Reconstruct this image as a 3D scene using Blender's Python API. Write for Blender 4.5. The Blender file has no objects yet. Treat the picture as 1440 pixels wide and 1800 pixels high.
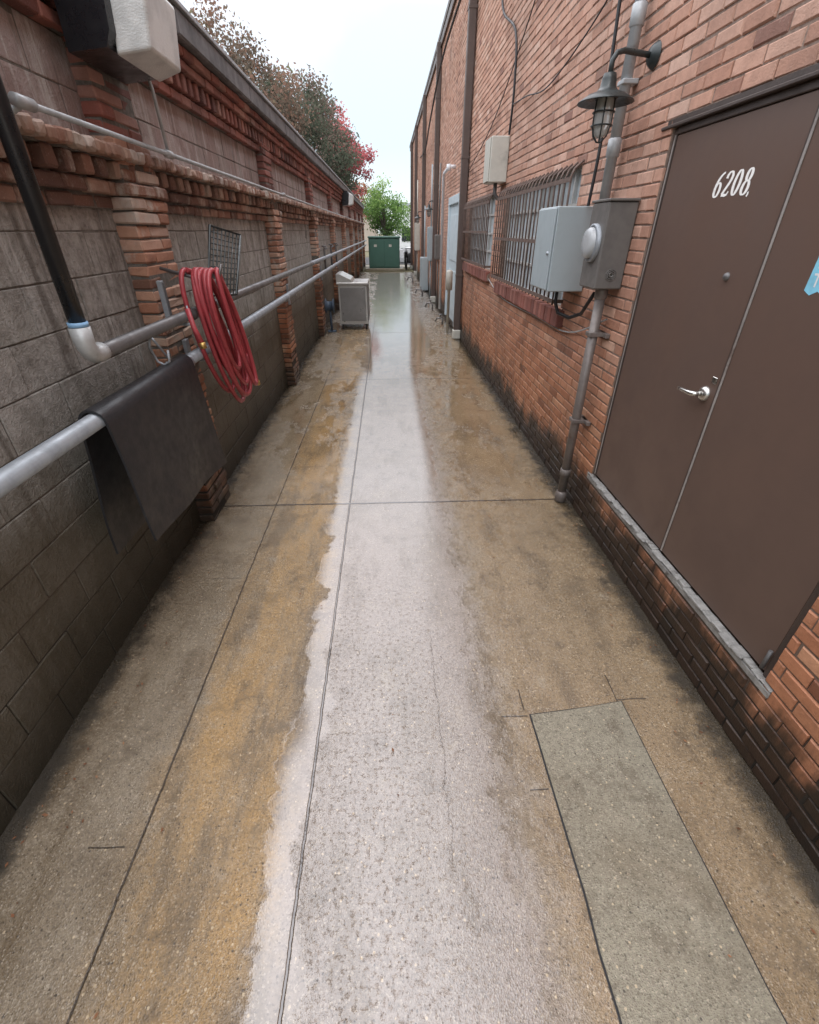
import bpy, math, random, bmesh
from mathutils import Vector, Matrix
random.seed(7)
R=random.random
def U(a,b): return a+(b-a)*random.random()
scene=bpy.context.scene
COL=scene.collection

# ---------------------------------------------------------------- node helper
class T:
    def __init__(s,name,rough=0.6,metal=0.0,spec=0.5,col=None,ior=None):
        s.m=bpy.data.materials.new(name); s.m.use_nodes=True
        s.nt=s.m.node_tree; s.b=s.nt.nodes["Principled BSDF"]
        s.b.inputs["Roughness"].default_value=rough
        s.b.inputs["Metallic"].default_value=metal
        s.b.inputs["Specular IOR Level"].default_value=spec
        if ior: s.b.inputs["IOR"].default_value=ior
        if col: s.b.inputs["Base Color"].default_value=(*col,1)
        s._p=None
    def n(s,t): return s.nt.nodes.new(t)
    def put(s,inp,v):
        if isinstance(v,bpy.types.NodeSocket): s.nt.links.new(v,inp)
        elif isinstance(v,(tuple,list)) and len(v)==3 and inp.type=='RGBA': inp.default_value=(*v,1)
        else: inp.default_value=v
    def pos(s):
        if s._p is None: s._p=s.n("ShaderNodeNewGeometry").outputs["Position"]
        return s._p
    def xyz(s):
        q=s.n("ShaderNodeSeparateXYZ"); s.put(q.inputs[0],s.pos()); return q.outputs[0],q.outputs[1],q.outputs[2]
    def scaled(s,sc):
        q=s.n("ShaderNodeVectorMath"); q.operation='MULTIPLY'; s.put(q.inputs[0],s.pos()); q.inputs[1].default_value=sc
        return q.outputs[0]
    def noise(s,scale,detail=4,rough=0.55,vec=None,dist=0.0):
        q=s.n("ShaderNodeTexNoise"); s.put(q.inputs["Vector"],vec if vec is not None else s.pos())
        q.inputs["Scale"].default_value=scale;q.inputs["Detail"].default_value=detail
        q.inputs["Roughness"].default_value=rough;q.inputs["Distortion"].default_value=dist
        return q.outputs["Fac"]
    def voro(s,scale,vec=None,feature='F1'):
        q=s.n("ShaderNodeTexVoronoi"); q.feature=feature
        s.put(q.inputs["Vector"],vec if vec is not None else s.pos()); q.inputs["Scale"].default_value=scale
        return q
    def ma(s,op,a,b=0.0,c=0.0,clamp=False):
        q=s.n("ShaderNodeMath"); q.operation=op; q.use_clamp=clamp
        s.put(q.inputs[0],a); s.put(q.inputs[1],b); s.put(q.inputs[2],c); return q.outputs[0]
    def mr(s,v,a,b,c=0.0,d=1.0,smooth=True):
        q=s.n("ShaderNodeMapRange"); q.interpolation_type='SMOOTHSTEP' if smooth else 'LINEAR'
        s.put(q.inputs["Value"],v)
        for k,x in zip(("From Min","From Max","To Min","To Max"),(a,b,c,d)): s.put(q.inputs[k],x)
        return q.outputs["Result"]
    def ramp(s,f,stops):
        q=s.n("ShaderNodeValToRGB"); s.put(q.inputs[0],f); e=q.color_ramp.elements
        while len(e)<len(stops): e.new(0.5)
        for i,(p,c) in enumerate(stops): e[i].position=p; e[i].color=(*c,1)
        return q.outputs[0]
    def mix(s,f,a,b,mode='MIX'):
        q=s.n("ShaderNodeMix"); q.data_type='RGBA'; q.blend_type=mode
        s.put(q.inputs[0],f); s.put(q.inputs[6],a); s.put(q.inputs[7],b); return q.outputs[2]
    def mixf(s,f,a,b):
        q=s.n("ShaderNodeMix"); q.data_type='FLOAT'; s.put(q.inputs[0],f); s.put(q.inputs[2],a); s.put(q.inputs[3],b); return q.outputs[0]
    def attr(s,name):
        q=s.n("ShaderNodeAttribute"); q.attribute_name=name; return q.outputs["Fac"]
    def bump(s,h,st=0.5,dist=0.01,nrm=None):
        q=s.n("ShaderNodeBump"); s.put(q.inputs["Height"],h); s.put(q.inputs["Strength"],st); q.inputs["Distance"].default_value=dist
        if nrm is not None: s.put(q.inputs["Normal"],nrm)
        return q.outputs[0]
    def base(s,c): s.put(s.b.inputs["Base Color"],c); return s
    def ro(s,c): s.put(s.b.inputs["Roughness"],c); return s
    def no(s,c): s.put(s.b.inputs["Normal"],c); return s

# ---------------------------------------------------------------- materials
def simple(name,col,rough=0.5,metal=0.0,var=0.25,nscale=9,bump=0.15,grime=(0.05,0.045,0.04),gr=0.35,spec=0.5):
    t=T(name,rough,metal,spec)
    a=t.noise(nscale,4,0.6); c=t.mix(t.mr(a,0.3,0.75,0,var),col,tuple(x*0.45 for x in col))
    g=t.noise(nscale*0.35,5,0.7)
    c=t.mix(t.mr(g,0.55,0.75,0,gr),c,grime)
    t.base(c); t.ro(t.mr(a,0.2,0.8,max(rough-0.12,0.05),min(rough+0.15,1)))
    if bump>0.05: t.no(t.bump(t.noise(nscale*9,2),bump,0.004))
    return t.m

def brick_mat(name,stops,stain_shade=True,zst=(0.1,0.55),white=0.0,dark=(0.018,0.016,0.012),stfac=0.9,soot=0.45,sootc=(0.16,0.085,0.055)):
    t=T(name,0.78,0,0.35); x,y,z=t.xyz()
    ti=t.attr("tint"); c=t.ramp(ti,stops)
    n1=t.noise(22,4,0.65); n2=t.noise(1.1,4,0.65); n3=t.noise(120,2,0.6)
    c=t.mix(t.mr(n1,0.35,0.75,0,0.5),c,t.mix(0.5,c,(0.13,0.06,0.04)))
    c=t.mix(t.mr(n2,0.42,0.75,0,soot),c,sootc)
    c=t.mix(t.mr(n3,0.60,0.8,0,0.35),c,(0.62,0.50,0.42))
    if white>0:
        w=t.noise(5,6,0.75,vec=t.scaled((1,1,0.6)))
        c=t.mix(t.mr(w,0.5,0.66,0,white),c,(0.44,0.40,0.35))
    if stain_shade:
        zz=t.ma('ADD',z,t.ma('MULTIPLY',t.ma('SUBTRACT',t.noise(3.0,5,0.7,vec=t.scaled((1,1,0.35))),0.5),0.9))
        damp_shade=t.mr(t.ma('ADD',z,t.ma('MULTIPLY',n2,0.9)),0.9,2.6,1.0,0.0)
        c=t.mix(damp_shade,c,t.mix(1.0,c,(0.82,0.62,0.45),'MULTIPLY'))  # lower courses deepened to orange: damp brick plus shade painted into colour
        drip=t.noise(1.0,5,0.7,vec=t.scaled((1,5,0.7)))
        c=t.mix(t.ma('MULTIPLY',t.mr(drip,0.46,0.66,0,0.65),t.mr(z,0.2,1.9,1,0.12)),c,(0.075,0.048,0.034))
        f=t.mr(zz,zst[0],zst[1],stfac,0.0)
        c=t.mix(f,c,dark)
        t.ro(t.mr(z,0.0,1.4,0.36,0.78))
    t.base(c); t.no(t.bump(t.ma('ADD',t.ma('MULTIPLY',n1,1.2),n3),0.5,0.004)); return t.m

B_OR=brick_mat("orange_brick",[(0,(0.25,0.13,0.10)),(0.15,(0.44,0.235,0.165)),(0.5,(0.54,0.305,0.22)),(0.85,(0.60,0.375,0.285)),(1,(0.66,0.47,0.38))],zst=(0.20,0.44),stfac=.93,soot=0.5,sootc=(0.22,0.145,0.112),dark=(0.013,0.012,0.009))
B_PIL=brick_mat("weathered_pillar_brick",[(0,(0.14,0.075,0.055)),(0.35,(0.38,0.185,0.12)),(0.7,(0.50,0.285,0.195)),(1,(0.56,0.45,0.38))],white=0.8,zst=(0.0,0.5))
B_RED=brick_mat("dark_red_brick",[(0,(0.08,0.04,0.036)),(0.3,(0.20,0.075,0.06)),(0.7,(0.29,0.105,0.08)),(1,(0.36,0.20,0.16))],stain_shade=False,soot=0.7,sootc=(0.07,0.046,0.042))
B_LED=brick_mat("ledge_brick",[(0,(0.11,0.065,0.055)),(0.4,(0.27,0.14,0.10)),(0.75,(0.42,0.28,0.215)),(1,(0.56,0.49,0.44))],stain_shade=False,white=0.65,soot=0.75,sootc=(0.08,0.058,0.05))

def mortar(name,col,z0=0.12,z1=0.55):
    t=T(name,0.9,0,0.3); x,y,z=t.xyz(); n=t.noise(30,4,0.7)
    c=t.mix(t.mr(n,0.3,0.7),col,tuple(k*0.55 for k in col))
    zz=t.ma('ADD',z,t.ma('MULTIPLY',t.ma('SUBTRACT',t.noise(3.0,4,0.7),0.5),0.7))
    c=t.mix(t.mr(z,0.4,1.8,0.6,0.0),c,(0.12,0.08,0.055))
    c=t.mix(t.mr(zz,z0,z1,0.92,0.0),c,(0.014,0.013,0.010))
    t.base(c); t.no(t.bump(n,0.6,0.006)); return t.m
MORT=mortar("mortar",(0.32,0.235,0.19)); MORTL=mortar("gray_mortar",(0.18,0.165,0.145),0.2,0.9)

def block_mat():
    t=T("concrete_block",0.85,0,0.35); x,y,z=t.xyz(); ti=t.attr("tint")
    n1=t.noise(9,6,0.75); n2=t.noise(1.2,5,0.65); n3=t.noise(95,3,0.7); n4=t.noise(32,4,0.7)
    c=t.ramp(ti,[(0,(0.31,0.295,0.265)),(0.5,(0.37,0.352,0.322)),(1,(0.43,0.412,0.38))])
    c=t.mix(t.mr(n1,0.38,0.68,0,0.7),c,(0.17,0.155,0.135))
    c=t.mix(t.mr(n4,0.50,0.70,0,0.5),c,(0.11,0.10,0.088))
    c=t.mix(t.mr(n4,0.44,0.30,0,0.35),c,(0.52,0.50,0.47))
    up=t.mr(z,2.3,2.4); c=t.mix(t.ma('MULTIPLY',up,t.mr(n2,0.3,0.6,0.40,0.85)),c,(0.29,0.205,0.188))
    c=t.mix(t.ma('MULTIPLY',up,t.mr(t.noise(2.3,4,0.6),0.55,0.62,0,0.5)),c,(0.44,0.38,0.36))
    st=t.noise(1.0,5,0.7,vec=t.scaled((1,14,1.3)))
    dr=t.ma('MULTIPLY',t.mr(st,0.50,0.68,0,0.7),t.mr(z,1.35,2.1))
    c=t.mix(dr,c,(0.55,0.53,0.50))
    st2=t.noise(1.0,5,0.7,vec=t.scaled((1,9,0.8)))
    c=t.mix(t.mr(st2,0.50,0.70,0,0.65),c,(0.085,0.070,0.058))
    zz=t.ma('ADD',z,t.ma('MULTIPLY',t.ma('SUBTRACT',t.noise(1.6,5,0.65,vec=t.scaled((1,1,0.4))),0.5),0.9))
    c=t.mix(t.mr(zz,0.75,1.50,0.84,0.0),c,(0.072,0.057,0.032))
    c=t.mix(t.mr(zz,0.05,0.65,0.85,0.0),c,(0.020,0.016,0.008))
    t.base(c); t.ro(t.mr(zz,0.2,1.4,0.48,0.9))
    t.no(t.bump(t.ma('ADD',n3,t.ma('ADD',n1,n4)),0.9,0.010)); return t.m
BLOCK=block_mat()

def concrete_mat(name,kind):
    t=T(name,0.4,0,0.6,ior=1.5); x,y,z=t.xyz()
    nb=t.noise(1.1,5,0.65); nm=t.noise(5.5,6,0.75); nf=t.noise(70,4,0.78); nl=t.noise(2.0,5,0.7,vec=t.scaled((2.4,0.55,1)))
    vo=t.voro(210); sepc=t.n("ShaderNodeSeparateColor"); t.put(sepc.inputs[0],vo.outputs["Color"]); vr,vg=sepc.outputs[0],sepc.outputs[1]
    vo2=t.voro(75); sep2=t.n("ShaderNodeSeparateColor"); t.put(sep2.inputs[0],vo2.outputs["Color"]); d2=vo2.outputs["Distance"]
    wx=t.ma('ADD',x,t.ma('MULTIPLY',t.ma('SUBTRACT',nm,0.5),0.5))
    fary=t.mr(y,9,16)
    if kind=='alley':
        c=(0.26,0.21,0.145)
        och=t.ma('MULTIPLY',t.mr(wx,-1.12,-0.84),t.mr(wx,-0.60,-0.34,1,0))
        c=t.mix(t.ma('MULTIPLY',och,t.mr(nl,0.38,0.62,1.0,0.45)),c,(0.41,0.255,0.100))
        cen=t.ma('MULTIPLY',t.mr(wx,-0.55,-0.35),t.mr(wx,0.35,0.6,1,0))
        c=t.mix(cen,c,(0.27,0.222,0.185))
        rgt=t.mr(wx,0.42,0.65); c=t.mix(t.ma('MULTIPLY',rgt,0.85),c,(0.28,0.195,0.105))
        c=t.mix(t.mr(y,3,7,0,0.30),c,(0.22,0.155,0.085))
        c=t.mix(t.ma('MULTIPLY',fary,0.8),c,(0.27,0.26,0.245))
        c=t.mix(t.mr(nl,0.48,0.66,0,0.65),c,(0.125,0.085,0.044))
    else:
        c=(0.26,0.235,0.170)
    c=t.mix(t.mr(nb,0.44,0.68,0,0.5),c,(0.14,0.098,0.052))
    c=t.mix(t.mr(nm,0.50,0.72,0,0.7),c,(0.085,0.058,0.032))
    c=t.mix(t.mr(nm,0.46,0.28,0,0.40),c,(0.44,0.38,0.29))
    c=t.mix(t.mr(nf,0.44,0.66,0,0.50),c,(0.085,0.064,0.042))
    c=t.mix(t.mr(nf,0.42,0.28,0,0.25),c,(0.46,0.39,0.29))
    c=t.mix(t.mr(vr,0.86,0.98,0,0.36),c,(0.56,0.49,0.38))
    c=t.mix(t.mr(vg,0.84,0.98,0,0.5),c,(0.045,0.032,0.020))
    chip=t.ma('MULTIPLY',t.mr(sep2.outputs[0],0.955,0.965),t.mr(d2,0.25,0.40,1,0)); c=t.mix(t.ma('MULTIPLY',chip,0.65),c,(0.60,0.48,0.32))
    pit=t.ma('MULTIPLY',t.mr(sep2.outputs[1],0.955,0.965),t.mr(d2,0.20,0.36,1,0)); c=t.mix(t.ma('MULTIPLY',pit,0.8),c,(0.03,0.022,0.016))
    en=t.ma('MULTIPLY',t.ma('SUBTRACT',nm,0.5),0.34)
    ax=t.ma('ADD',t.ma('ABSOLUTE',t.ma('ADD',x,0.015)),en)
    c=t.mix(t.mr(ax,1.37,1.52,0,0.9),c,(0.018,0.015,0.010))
    if kind=='alley':
        wob=t.ma('MULTIPLY',t.ma('SUBTRACT',t.noise(9,3,0.7),0.5),0.014)
        xw=t.ma('ADD',x,wob); yw=t.ma('ADD',y,wob)
        def line(v,c0,w): return t.mr(t.ma('ABSOLUTE',t.ma('SUBTRACT',v,c0)),w*0.45,w,1,0)
        js=[line(xw,-0.37,0.0075),line(xw,-1.0,0.0065)]
        ym=t.ma('MODULO',t.ma('ADD',yw,4.31),3.85)
        js.append(line(ym,0.0,0.014)); js.append(line(ym,3.85,0.014))
        xc=t.ma('ADD',x,t.ma('MULTIPLY',t.ma('SUBTRACT',nm,0.5),0.10))
        def seg(v,c0,w,o,a,b): return t.ma('MULTIPLY',line(v,c0,w),t.ma('MULTIPLY',t.ma('GREATER_THAN',o,a),t.ma('LESS_THAN',o,b)))
        js+= [t.ma('MULTIPLY',seg(xc,0.20,0.0022,y,0.75,1.85),0.5),
              seg(yw,0.85,0.004,x,-1.19,-1.05),t.ma('MULTIPLY',seg(yw,2.43,0.004,x,-1.23,-1.05),.6),
              seg(yw,0.99,0.004,x,0.55,0.63),seg(yw,1.33,0.005,x,0.50,0.63),seg(yw,1.40,0.004,x,1.1,1.25),
              seg(xw,0.62,0.004,y,1.36,1.48),seg(xw,1.10,0.004,y,1.36,1.55)]
        crack=js[0]
        for j in js[1:]: crack=t.ma('MAXIMUM',crack,j)
        c=t.mix(t.ma('MULTIPLY',crack,0.88),c,(0.025,0.016,0.010))
        e1=t.ma('MULTIPLY',t.ma('SUBTRACT',t.noise(3.2,5,0.62),0.5),0.42)
        e2=t.ma('MULTIPLY',t.ma('SUBTRACT',t.noise(13,6,0.78,vec=t.scaled((1.8,0.6,1))),0.5),0.42)
        wl=t.ma('ADD',x,e1); wr_=t.ma('ADD',t.ma('ADD',x,t.ma('MULTIPLY',e1,0.6)),e2)
        left=t.mr(wl,-0.51,-0.485)
        wdr=t.mr(y,7.0,10.0,0.0,0.45,False)
        rv=t.ma('SUBTRACT',wr_,wdr)
        right=t.mr(rv,0.40,0.43,1,0)
        wet=t.ma('MULTIPLY',left,right)
        pn=t.noise(0.8,6,0.72,vec=t.scaled((1.8,0.7,1)))
        spots=t.ma('MULTIPLY',t.mr(pn,0.50,0.53),t.mr(y,2.4,5.0))
        splash=t.ma('MULTIPLY',t.mr(t.noise(11,6,0.8,vec=t.scaled((1.5,0.8,1))),0.50,0.53),t.ma('MULTIPLY',t.mr(x,0.2,0.45),t.mr(t.ma('ADD',x,t.ma('MULTIPLY',y,-0.14)),0.35,0.85,1,0)))
        wet=t.ma('MAXIMUM',wet,spots); wet=t.ma('MAXIMUM',wet,t.ma('MULTIPLY',splash,0.9))
        centre=t.mr(wl,-0.38,-0.33)
        near=t.mr(y,1.0,4.2,1,0)
        cn=t.ma('MULTIPLY',centre,near)
        hole=t.mr(t.noise(45,5,0.85),0.52,0.64,0,0.75)
        wet=t.ma('MULTIPLY',wet,t.ma('SUBTRACT',1.0,t.ma('MULTIPLY',hole,cn)))
        damp=t.mr(nm,0.40,0.60,0.16,0.36)
        wr=t.ma('ADD',t.mr(y,8,15,0.025,0.14),t.ma('MULTIPLY',cn,0.11))
        t.ro(t.mixf(wet,damp,wr))
        t.put(t.b.inputs["IOR"],t.mixf(wet,1.52,t.mixf(cn,1.92,1.86)))
        dryb=t.ma('SUBTRACT',1.0,t.ma('MULTIPLY',wet,t.mixf(cn,0.96,0.78)))
        h=t.ma('MULTIPLY',t.ma('ADD',t.ma('MULTIPLY',t.ma('SUBTRACT',nf,0.5),1.3),t.ma('SUBTRACT',vo.outputs["Distance"],0.4)),dryb)
        h=t.ma('SUBTRACT',h,t.ma('MULTIPLY',crack,1.2))
        t.no(t.bump(h,0.5,0.004))
    else:
        t.ro(t.mr(nb,0.3,0.7,0.32,0.5)); t.no(t.bump(t.ma('ADD',nf,vo.outputs["Distance"]),0.6,0.004))
    t.base(c); return t.m
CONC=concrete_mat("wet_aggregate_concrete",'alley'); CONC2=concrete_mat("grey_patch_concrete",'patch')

GALV=simple("galvanized_steel",(0.35,0.38,0.41),0.45,0.35,0.45,14,0.1,(0.12,0.12,0.12),0.4)
STEELP=simple("dark_steel_pipe",(0.17,0.165,0.165),0.42,0.4,0.5,10,0.2,(0.12,0.06,0.03),0.5)
BLACKP=simple("black_pipe",(0.012,0.013,0.016),0.32,0,0.3,10,0.1,(0.05,0.05,0.05),0.2)
WHITEP=simple("white_primer",(0.50,0.52,0.52),0.45,0.3,0.3,20,0.1)
BLUET=simple("blue_tape",(0.25,0.45,0.68),0.5)
RUBBER=simple("black_rubber",(0.022,0.023,0.026),0.42,0,0.3,16,0.35,(0.06,0.06,0.06),0.5)
HOSE=simple("red_hose",(0.37,0.05,0.06),0.42,0,0.4,20,0.1,(0.18,0.05,0.05),0.4)
BRASS=simple("brass",(0.55,0.36,0.12),0.35,0.8)
BROWN=simple("brown_door_paint",(0.122,0.078,0.061),0.40,0,0.25,2.2,0.0,(0.075,0.050,0.042),0.7)
BROWNF=simple("dark_door_frame",(0.06,0.042,0.035),0.5,0,0.4,8,0.3)
THRESH=simple("chipped_threshold",(0.34,0.33,0.31),0.6,0.1,0.8,26,0.6,(0.05,0.036,0.028),0.95)
SEAM=simple("worn_steel_edge",(0.36,0.33,0.31),0.45,0.2,0.6,9,0.2,(0.10,0.06,0.045),0.8)
CHROME=simple("satin_chrome",(0.62,0.61,0.58),0.22,0.95,0.1,20,0.0,(0.3,0.3,0.3),0.1)
GRAYBOX=simple("gray_enamel",(0.37,0.43,0.45),0.42,0.0,0.15,5,0.0,(0.20,0.20,0.19),0.3)
METERB=simple("weathered_gray_enamel",(0.155,0.145,0.135),0.5,0.1,0.4,12,0.2,(0.09,0.055,0.04),0.8)
METERG=simple("meter_glass",(0.42,0.44,0.45),0.12,0.0,0.2,20,0.0)
BEIGE=simple("beige_enamel",(0.54,0.53,0.47),0.45,0,0.2,8,0.08)
CONDW=simple("painted_conduit",(0.42,0.44,0.45),0.42,0.2,0.4,12,0.1,(0.12,0.09,0.07),0.6)
CONDR=simple("rusty_conduit",(0.19,0.165,0.15),0.42,0.2,0.5,14,0.25,(0.12,0.05,0.025),0.85)
DSP=simple("brown_downspout",(0.11,0.082,0.072),0.45,0.1,0.3,6,0.08)
LAMPM=simple("dark_green_enamel",(0.035,0.043,0.043),0.35,0.2,0.3,20,0.0)
BARM=simple("rusted_bar",(0.17,0.12,0.10),0.6,0.2,0.6,20,0.2,(0.07,0.035,0.025),0.7)
PANE=simple("painted_window_pane",(0.50,0.57,0.60),0.35,0,0.4,5,0.0,(0.18,0.20,0.20),0.6)
DARKG=simple("dark_glass",(0.03,0.035,0.04),0.08,0,0.2,4,0.0)
MUNT=simple("window_muntin",(0.50,0.50,0.48),0.6,0,.25,9,0)
COPING=simple("gray_coping",(0.14,0.14,0.145),0.6,0.1,0.7,7,0.4,(0.03,0.03,0.03),0.9)
COPEDGE=simple("coping_edge",(0.38,0.41,0.44),0.5,0.1,0.4,9,0.2,(0.10,0.10,0.10),0.7)
GREEN=simple("green_enamel",(0.05,0.13,0.10),0.42,0,0.2,2,0.0,(0.05,0.10,0.08),0.4)
STAIN=simple("stainless_steel",(0.46,0.45,0.43),0.34,0.6,0.3,5,0.0,(0.18,0.17,0.16),0.5)
STAIND=simple("stainless_panel",(0.22,0.215,0.21),0.36,0.5,0.35,6,0.0,(0.12,0.115,0.11),0.5)
WIRE=simple("black_cable",(0.014,0.014,0.016),0.5,0,.2,9,0)
WHITEC=simple("white_paint",(0.72,0.74,0.76),0.35,0,0.1,4,0.0)
PALEDOOR=simple("pale_blue_paint",(0.55,0.64,0.68),0.45,0,0.25,4,0.0)
STICK=simple("pale_blue_sticker",(0.25,0.62,0.80),0.4,0,0.1,9,0)
NUMW=simple("white_number_paint",(0.86,0.85,0.82),0.5,0,0.10,30,0.0,(0.4,0.38,0.36),0.2)
BARK=simple("bark",(0.10,0.08,0.065),0.85,0,0.5,14,0.6)
ASPH=simple("asphalt",(0.06,0.06,0.062),0.6,0,0.3,8,0.4)
FARB=simple("tan_stucco",(0.42,0.36,0.30),0.8,0,0.2,1.0,0.0)
TIRE=simple("tire_rubber",(0.015,0.015,0.016),0.6,0,.2,9,0)
BLUEB=simple("blue_gray_drum",(0.05,0.08,0.12),0.5,0,.2,9,0)
def glass_lens():
    t=T("prismatic_lens",0.28,0,0.5)
    n=t.noise(7,4); v=t.voro(150).outputs["Distance"]
    t.base(t.mix(t.mr(n,0.35,0.7,0,0.6),(0.66,0.68,0.67),(0.34,0.36,0.36)))
    t.no(t.bump(v,0.4,0.003)); return t.m
LENS=glass_lens()
def jar_mat():
    t=T("jar_glass",0.05,0,0.7); t.base((0.72,0.74,0.72)); t.b.inputs["Transmission Weight"].default_value=0.45; return t.m
JAR=jar_mat()
def leaf(name,stops):
    t=T(name,0.85,0,0.12); c=t.ramp(t.attr("tint"),stops); t.base(c)
    tr=t.n("ShaderNodeBsdfTranslucent"); t.put(tr.inputs[0],c); mx=t.n("ShaderNodeMixShader"); mx.inputs[0].default_value=0.45
    t.nt.links.new(t.b.outputs[0],mx.inputs[1]); t.nt.links.new(tr.outputs[0],mx.inputs[2])
    t.nt.links.new(mx.outputs[0],t.nt.nodes["Material Output"].inputs[0]); return t.m
L_BRN=leaf("russet_foliage",[(0,(0.08,0.07,0.055)),(0.4,(0.15,0.125,0.095)),(0.7,(0.26,0.15,0.11)),(1,(0.20,0.21,0.13))])
L_PUR=leaf("purple_green_foliage",[(0,(0.055,0.065,0.05)),(0.4,(0.11,0.13,0.09)),(0.75,(0.20,0.14,0.12)),(1,(0.32,0.17,0.15))])
L_RED=leaf("red_foliage",[(0,(0.16,0.05,0.055)),(0.4,(0.44,0.12,0.13)),(0.8,(0.60,0.22,0.21)),(1,(0.38,0.25,0.18))])
L_GRN=leaf("green_foliage",[(0,(0.05,0.10,0.03)),(0.5,(0.16,0.28,0.08)),(1,(0.36,0.46,0.16))])
L_ORG=leaf("orange_foliage",[(0,(0.10,0.05,0.03)),(0.5,(0.34,0.16,0.09)),(1,(0.46,0.28,0.16))])
def grass_mat():
    t=T("grass_ground",0.95); n=t.noise(3,6,0.7); t.base(t.ramp(n,[(0.3,(0.07,0.075,0.035)),(0.6,(0.15,0.13,0.07)),(0.8,(0.22,0.17,0.11))])); t.no(t.bump(t.noise(60,3),0.8,0.02)); return t.m
GRASS=grass_mat()

# ---------------------------------------------------------------- mesh builder
class MB:
    def __init__(s): s.v=[];s.f=[];s.mi=[];s.ti=[];s.sm=[]
    def add(s,vs,fs,m=0,t=0.5,sm=False):
        o=len(s.v); s.v.extend(vs)
        for f in fs: s.f.append([i+o for i in f]); s.mi.append(m); s.ti.append(t); s.sm.append(sm)
    def box(s,x0,x1,y0,y1,z0,z1,m=0,t=0.5,b=0.0,j=0.0):
        if b<=0:
            vs=[(x,y,z) for x in (x0,x1) for y in (y0,y1) for z in (z0,z1)]
            if j: vs=[(x+U(-j,j),y+U(-j,j),z+U(-j,j)) for x,y,z in vs]
            s.add(vs,[(0,1,3,2),(4,6,7,5),(0,4,5,1),(2,3,7,6),(0,2,6,4),(1,5,7,3)],m,t); return
        b=min(b,abs(x1-x0)*0.45,abs(y1-y0)*0.45,abs(z1-z0)*0.45)
        X=(x0,x1);Y=(y0,y1);Z=(z0,z1); vs=[];idx={}
        for i in (0,1):
            for k in (0,1):
                for l in (0,1):
                    xi=X[i]+(b if i==0 else -b); yi=Y[k]+(b if k==0 else -b); zi=Z[l]+(b if l==0 else -b)
                    jx,jy,jz=(U(-j,j),U(-j,j),U(-j,j)) if j else (0,0,0)
                    idx[(i,k,l)]=len(vs)
                    vs+= [(X[i]+jx,yi+jy,zi+jz),(xi+jx,Y[k]+jy,zi+jz),(xi+jx,yi+jy,Z[l]+jz)]
        fs=[]
        for i in (0,1):
            fs.append([idx[(i,a,c)] for a,c in ((0,0),(1,0),(1,1),(0,1))])
            fs.append([idx[(a,i,c)]+1 for a,c in ((0,0),(1,0),(1,1),(0,1))])
            fs.append([idx[(a,c,i)]+2 for a,c in ((0,0),(1,0),(1,1),(0,1))])
        for a in (0,1):
            for c in (0,1):
                fs.append([idx[(0,a,c)]+1,idx[(1,a,c)]+1,idx[(1,a,c)]+2,idx[(0,a,c)]+2])
                fs.append([idx[(a,0,c)],idx[(a,1,c)],idx[(a,1,c)]+2,idx[(a,0,c)]+2])
                fs.append([idx[(a,c,0)],idx[(a,c,1)],idx[(a,c,1)]+1,idx[(a,c,0)]+1])
        for q in idx.values(): fs.append([q,q+1,q+2])
        s.add(vs,fs,m,t)
    def tube(s,path,r,seg=12,m=0,t=0.5,cap=True,closed=False):
        P=[Vector(p) for p in path]; n=len(P)
        rr=r if isinstance(r,(list,tuple)) else [r]*n
        tan=[]
        for i in range(n):
            a=P[(i-1)%n] if (closed or i>0) else P[i]; b=P[(i+1)%n] if (closed or i<n-1) else P[i]
            tan.append((b-a).normalized())
        up=Vector((0,0,1)) if abs(tan[0].z)<0.9 else Vector((1,0,0))
        nrm=tan[0].cross(up).normalized(); vs=[]
        for i in range(n):
            nrm=(nrm-tan[i]*nrm.dot(tan[i])).normalized(); bi=tan[i].cross(nrm)
            for k in range(seg):
                a=2*math.pi*k/seg; vs.append(tuple(P[i]+(nrm*math.cos(a)+bi*math.sin(a))*rr[i]))
        fs=[]
        for i in range(n if closed else n-1):
            for k in range(seg):
                i2=(i+1)%n; fs.append((i*seg+k,i*seg+(k+1)%seg,i2*seg+(k+1)%seg,i2*seg+k))
        if cap and not closed:
            o=len(s.v); s.add(vs,fs,m,t,True)
            for c_ in (tuple(range(seg)),tuple(range((n-1)*seg,n*seg))):
                s.f.append([o+i for i in c_]); s.mi.append(m); s.ti.append(t); s.sm.append(False)
        else: s.add(vs,fs,m,t,True)
    def lathe(s,c,axis,prof,seg=24,m=0,t=0.5,sm=True):
        c=Vector(c); A={'X':(Vector((1,0,0)),Vector((0,1,0)),Vector((0,0,1))),'Y':(Vector((0,1,0)),Vector((1,0,0)),Vector((0,0,1))),'Z':(Vector((0,0,1)),Vector((1,0,0)),Vector((0,1,0)))}[axis]
        vs=[];fs=[]
        for r,h in prof:
            for k in range(seg):
                a=2*math.pi*k/seg; vs.append(tuple(c+A[0]*h+(A[1]*math.cos(a)+A[2]*math.sin(a))*max(r,1e-4)))
        for i in range(len(prof)-1):
            for k in range(seg): fs.append((i*seg+k,i*seg+(k+1)%seg,(i+1)*seg+(k+1)%seg,(i+1)*seg+k))
        s.add(vs,fs,m,t,sm)
    def prism(s,poly,axis,a,b,m=0,t=0.5):
        n=len(poly)
        def P(p,h): return {'X':(h,p[0],p[1]),'Y':(p[0],h,p[1]),'Z':(p[0],p[1],h)}[axis]
        vs=[P(p,a) for p in poly]+[P(p,b) for p in poly]
        fs=[tuple(range(n)),tuple(range(n,2*n))]+[(i,(i+1)%n,(i+1)%n+n,i+n) for i in range(n)]
        s.add(vs,fs,m,t)

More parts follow.
